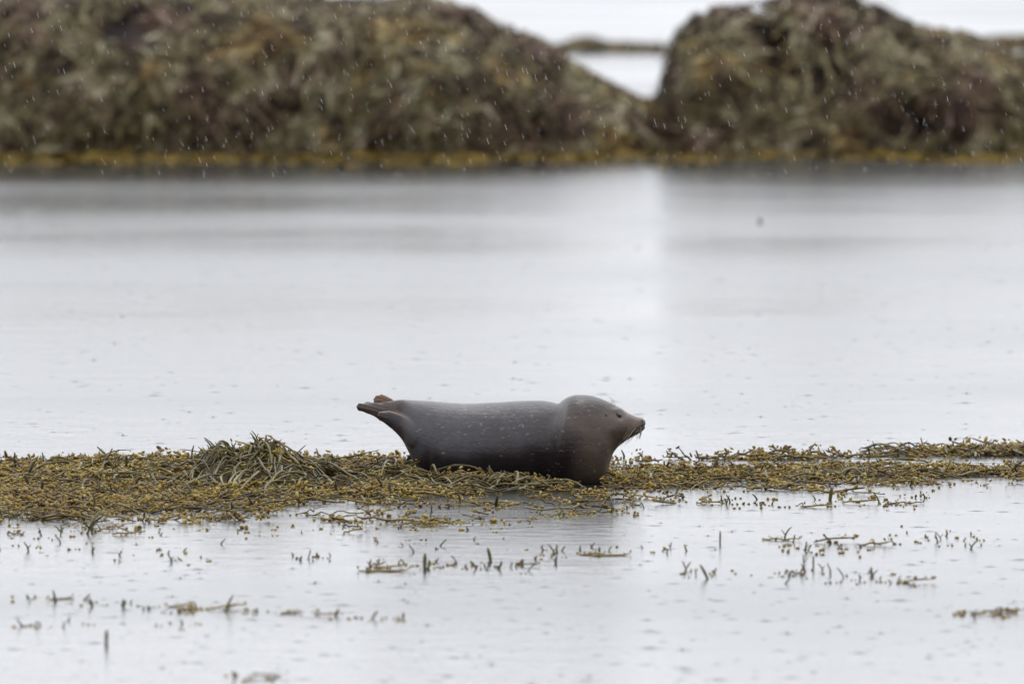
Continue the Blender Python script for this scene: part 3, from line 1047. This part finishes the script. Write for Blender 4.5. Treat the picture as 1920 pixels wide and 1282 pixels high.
brow = 0.006 * np.exp(-(((sx - 1158) / 10) ** 2 + ((sy - 769) / 4.5) ** 2)) * (nrm[:, 1] < 0.2) + 0.005 * np.exp(-(((sx - 1150) / 14) ** 2 + ((sy - 806) / 12) ** 2))
groove = -0.005 * np.exp(-((sy - (802.5 + 0.42 * (1200 - sx))) / 1.8) ** 2) * sstep(1174, 1182, sx)
co = co + nrm * (brow + groove + crease + fold2 + lump * (1 - flip) * sstep(1160, 1120, sx) + grooves + eyed)[:, None]
org = np.array([at(900, 905, YS)[0], YS, 0.0])
seal_me.vertices.foreach_set('co', (co - org).astype(np.float32).ravel())

grey = np.array([0.056, 0.053, 0.058]); brown = np.array([0.056, 0.041, 0.031]); dark = np.array([0.012, 0.008, 0.008])
tan = np.array([0.062, 0.045, 0.039]); mauve = np.array([0.027, 0.022, 0.024])
hd = sstep(-34, 62, sx - crease_x + 22 * N1(co, 9.0))
pat = N1(co + 9, 6.0) + 0.7 * N2(co + 2, 13.0)
colr = grey[None] * (1 - sstep(820, 960, sx)[:, None] * 0.6) + mauve[None] * (sstep(820, 960, sx)[:, None] * 0.6)
colr = colr * (1 - hd[:, None]) + brown[None] * hd[:, None]
crown = (hd * sstep(796, 756, sy + 8 * N2(co, 11.0)) * sstep(1205, 1150, sx))[:, None] * 0.75
colr = colr * (1 - crown) + np.array([0.026, 0.022, 0.020])[None] * crown
jaw_shade = (sstep(-3, 5, sy - (806 + 0.55 * (1200 - sx))) * sstep(1140, 1160, sx))[:, None] * 0.5  # shading beneath the chin, put into the coat colour
colr = colr * (1 - jaw_shade) + np.array([0.018, 0.013, 0.011])[None] * jaw_shade
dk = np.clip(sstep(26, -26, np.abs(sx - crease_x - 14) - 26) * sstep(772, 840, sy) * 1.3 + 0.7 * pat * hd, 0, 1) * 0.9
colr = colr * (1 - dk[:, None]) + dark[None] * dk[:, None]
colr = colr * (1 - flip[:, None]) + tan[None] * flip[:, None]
darker = sstep(-16, 16, sy - (850 + 0.02 * (sx - 900) - 22 * sstep(960, 1040, sx)) + 9 * N2(co + 4, 12.0) + 6 * N3(co, 30.0)) * sstep(772, 800, sx) * sstep(1085, 1035, sx)  # coat goes darker below an uneven line along the flank
darker = darker * 0.8
colr = colr * (1 - darker[:, None]) + np.array([0.012, 0.008, 0.009])[None] * darker[:, None]
yo = co[:, 1] - YS
fl_top = pchip([707.5, 710, 716, 728, 742, 756, 768, 782], [775, 771.5, 769.5, 769.5, 773, 778, 784, 792], np.clip(sx, 707.5, 782))
nearf = sstep(-0.030, -0.042, yo) * sstep(760, 748, sx) * sstep(704, 709, sx)
rim = sstep(4.5, 2.0, sy - fl_top) * sstep(-5, -3, sy - fl_top)
web = np.array([0.030, 0.024, 0.026])[None] * (1 - rim[:, None]) + np.array([0.12, 0.082, 0.060])[None] * rim[:, None]
colr = colr * (1 - nearf[:, None]) + web * nearf[:, None]
back = sstep(0.040, 0.048, yo) * sstep(745, 735, sx) * sstep(754, 750, sy)  # back-lit glow of the thin far flipper edge, painted as orange
colr = colr * (1 - back[:, None]) + np.array([0.15, 0.092, 0.058])[None] * back[:, None]
face = np.exp(-(((sx - 1160) / 16) ** 2 + ((sy - 778) / 11) ** 2)) + 0.8 * np.exp(-(((sx - 1190) / 13) ** 2 + ((sy - 798) / 8) ** 2)) + 0.5 * np.exp(-(((sx - 1137) / 9) ** 2 + ((sy - 777) / 9) ** 2))
colr = colr * (1 + 0.9 * face[:, None] * np.array([1.0, 0.92, 0.85])[None])
nose = sstep(1202, 1207, sx) * sstep(800, 793, sy)
colr = colr * (1 - 0.45 * nose[:, None])
fleck = 0.06 + 0.85 * sstep(780, 890, sx) * sstep(1040, 990, sx) * sstep(842, 815, sy) * sstep(752, 764, sy) + 0.30 * hd * sstep(1125, 1085, sx) + 0.10 * hd
fleck *= (1 - flip) * sstep(1160, 1130, sx)
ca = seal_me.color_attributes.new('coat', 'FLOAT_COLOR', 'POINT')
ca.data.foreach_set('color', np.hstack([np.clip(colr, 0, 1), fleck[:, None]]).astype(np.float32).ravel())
seal_me.materials.clear()
seal_me.polygons.foreach_set('use_smooth', np.full(len(seal_me.polygons), True))
seal_me.update()
seal = empty('seal', org)
tag(seal, 'dark grey harbour seal resting on the wrack with head raised, facing right', 'seal')
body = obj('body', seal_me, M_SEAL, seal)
bvh = BVHTree.FromPolygons([tuple(c) for c in (co - org)], [tuple(p.vertices) for p in seal_me.polygons])


def skin(px, py, side=1):
    """point and normal where the sight line through a photo pixel meets the coat"""
    if side > 0:
        o = Vector((0, 0, CAM_H)) - Vector(org); d = Vector(ray(px, py)).normalized()
    else:
        q = at(px, py, YS)
        o = Vector((q[0], YS + 2, q[2])) - Vector(org); d = Vector((0, -1, 0))
    h = bvh.ray_cast(o, d)
    if h[0] is None:
        q = at(px, py, YS - .03) - org
        return np.array(q), np.array([0, -1.0 * side, 0])
    nn = np.array(h[1])
    if nn[1] * side > 0:
        nn = -nn
    return np.array(h[0]), nn


def ellipsoid(c, n, ru, rv, rn, tilt=0.0, seg=16, rings=10):
    """flattened ball on the coat: ru along the picture's x, rv up, rn out along the normal"""
    n = n / np.linalg.norm(n)
    u = np.array([1.0, 0, 0]) - n * n[0]; u /= np.linalg.norm(u)
    w = np.cross(n, u)
    if w[2] < 0: w = -w
    u2 = math.cos(tilt) * u + math.sin(tilt) * w
    w2 = -math.sin(tilt) * u + math.cos(tilt) * w
    v, f = blob((0, 0, 0), (0, 0, 1), 2, 1, seg, rings)
    return c + v[:, :1] * u2 * ru + v[:, 1:2] * w2 * rv + v[:, 2:3] * n * rn, f


for side in (1, -1):
    p, n = skin(1160.5, 777.5, side)
    v, f = ellipsoid(p - n * 0.003, n, 0.0180, 0.0130, 0.012, -0.2)
    obj('eye', mesh_from(v, f), M_EYE, body)
    # lids: a soft rim round the eye
    k = 20
    nn = n / np.linalg.norm(n)
    u = np.array([1.0, 0, 0]) - nn * nn[0]; u /= np.linalg.norm(u)
    w = np.cross(nn, u); w = w if w[2] > 0 else -w
    ring = [p + nn * 0.0015 + 0.0165 * math.cos(t) * (u * .97 - w * .25) + 0.0120 * math.sin(t) * (w * .97 + u * .25) for t in np.linspace(0, 2 * math.pi, k)]
    v, f = tube(ring, 0.0024, 6)
    obj('eyelid', mesh_from(v, f), M_LID, body)
    p, n = skin(1136.5, 776.5, side)
    v, f = ellipsoid(p, n, 0.0088, 0.0125, 0.0035, 0.2)
    obj('ear_opening', mesh_from(v, f), M_DARKSKIN, body)
    p, n = skin(1204.0, 788.5, side)
    v, f = ellipsoid(p, n, 0.0055, 0.0100, 0.003, 0.35)
    obj('nostril', mesh_from(v, f), M_DARKSKIN, body)
    pts = [skin(a, b, side) for a, b in ((1204, 800.5), (1200, 802.5), (1195, 804.5), (1189, 807), (1183, 810), (1178, 812.5))]
    v, f = tube([q + m_ * 0.0004 for q, m_ in pts], [.002, .003, .0034, .0034, .003, .0015], 6)
    obj('mouth_line', mesh_from(v, f), M_DARKSKIN, body)
    # whiskers sweep down and back from the muzzle pad
    r = random.Random(40 + side)
    parts = []
    for k in range(15):
        front = k >= 10
        a, b = (r.uniform(1196, 1204), r.uniform(799, 804)) if front else (1182 + 1.7 * k + r.uniform(-1, 1), 799 + 3.2 * (k % 3) + r.uniform(-1, 1))
        p, n = skin(a, b, side)
        ln = r.uniform(0.04, 0.07) if front else r.uniform(0.07, 0.125)
        d0 = np.array([r.uniform(0, .3), -0.35 * side, -0.85]) if front else np.array([r.uniform(-.75, -.25), -0.5 * side, -0.65])
        d1 = np.array([r.uniform(-.5, -.1), -0.1 * side, -0.9]) if front else np.array([r.uniform(-.85, -.45), -0.10 * side, -0.75])
        d0 /= np.linalg.norm(d0); d1 /= np.linalg.norm(d1)
        pts = [p - n * 0.002]
        for q in range(1, 8):
            t = q / 7
            pts.append(pts[-1] + (d0 * (1 - t) + d1 * t) * ln / 7)
        v, f = tube(pts, np.linspace(0.0012, 0.0006, 8), 4)
        obj('whisker', mesh_from(v, f), M_WHISKER, body)
    for (a, b) in ((1146, 759), (1149, 760), (1152, 763)):
        p, n = skin(a, b, side)
        v, f = tube([p, p + [0.004, -.004 * side, 0.014], p + [-0.002, -.008 * side, 0.03], p + [-0.013, -.01 * side, 0.042]], [.0009, .0008, .0006, .0004], 4)
        obj('whisker', mesh_from(v, f), M_WHISKER, body)

# ------------------------------------------------------------------ rain: rings on the water and drops in the air
def ring_template(r, n_r, phase):
    nr, ns = 6, 12
    V, F = [(0, 0, 0.0)], []
    for i in range(1, nr + 1):
        q = i / nr
        z = math.cos(q * n_r * math.pi + phase) * 0.035 * (1 - q) * r
        for k in range(ns):
            a = 2 * math.pi * k / ns
            V.append((q * r * math.cos(a), q * r * math.sin(a), max(z, -0.004) + 0.0045 * (1 - q) + 0.0006))
    V[0] = (0, 0, V[1][2] + (0.008 if phase == 0 else 0.001))
    for k in range(ns):
        F.append((0, 1 + k, 1 + (k + 1) % ns))
    for i in range(nr - 1):
        for k in range(ns):
            k2 = (k + 1) % ns
            F.append((1 + i * ns + k, 1 + (i + 1) * ns + k, 1 + (i + 1) * ns + k2, 1 + i * ns + k2))
    return np.array(V, float), tri(F)


RINGS = [ring_template(0.045, 3, 0), ring_template(0.06, 4, 0.5), ring_template(0.035, 2.4, 0.4), ring_template(0.08, 5, 1.2), ring_template(0.055, 4, 0.8)]
nrg = 2200
ry = 1 / rng.uniform(1 / 150, 1 / 63.0, nrg)              # thins out with distance in the picture's terms
rx = rng.uniform(-1020, 1020, nrg) / FPX * ry
pxx, pyy = to_px(rx, ry)
keep = ((band(pxx, pyy) < 0.05) | (pyy > 1012) | (pyy < 826)) & ~((np.abs(ry - YS) < 0.6) & (np.abs(rx) < 0.8))
rx, ry = rx[keep], ry[keep]
v, f = scatter(RINGS, rng.integers(0, len(RINGS), len(rx)), basis(rng.uniform(0, 6.28, len(rx))), 0.22 + 0.6 * rng.random(len(rx)) ** 2, np.stack([rx, ry, np.zeros_like(rx)], 1))
o = obj('rain_rings', mesh_from(v, f), M_WATER)
tag(o, 'small rings and splashes where raindrops hit the water', 'rain rings', kind='stuff')

dv, df = blob((0, 0, 0), (0, 0, 1), 1.0, 0.015, 6, 6)
dv[:, :2] *= (0.75 + 0.5 * (0.5 - dv[:, 2:3]))           # fuller at the falling end
nd = 1300
dy = rng.uniform(74, 112, nd)
dx = rng.uniform(-1000, 1000, nd) / FPX * dy
dz = CAM_H - (rng.uniform(-60, 330, nd) - HORIZON) / FPX * dy
ztilt = np.tile([-0.30, 0.0, 1.0], (nd, 1)) + rng.normal(0, 0.06, (nd, 3))
v, f = scatter([(dv, df)], np.zeros(nd, int), basis(rng.uniform(0, 6.28, nd), ztilt), rng.uniform(0.010, 0.034, nd), np.stack([dx, dy, dz], 1))
o = obj('raindrops', mesh_from(v, f), M_DROP)
tag(o, 'fine raindrops falling in front of the dark rocks', 'rain', kind='stuff')
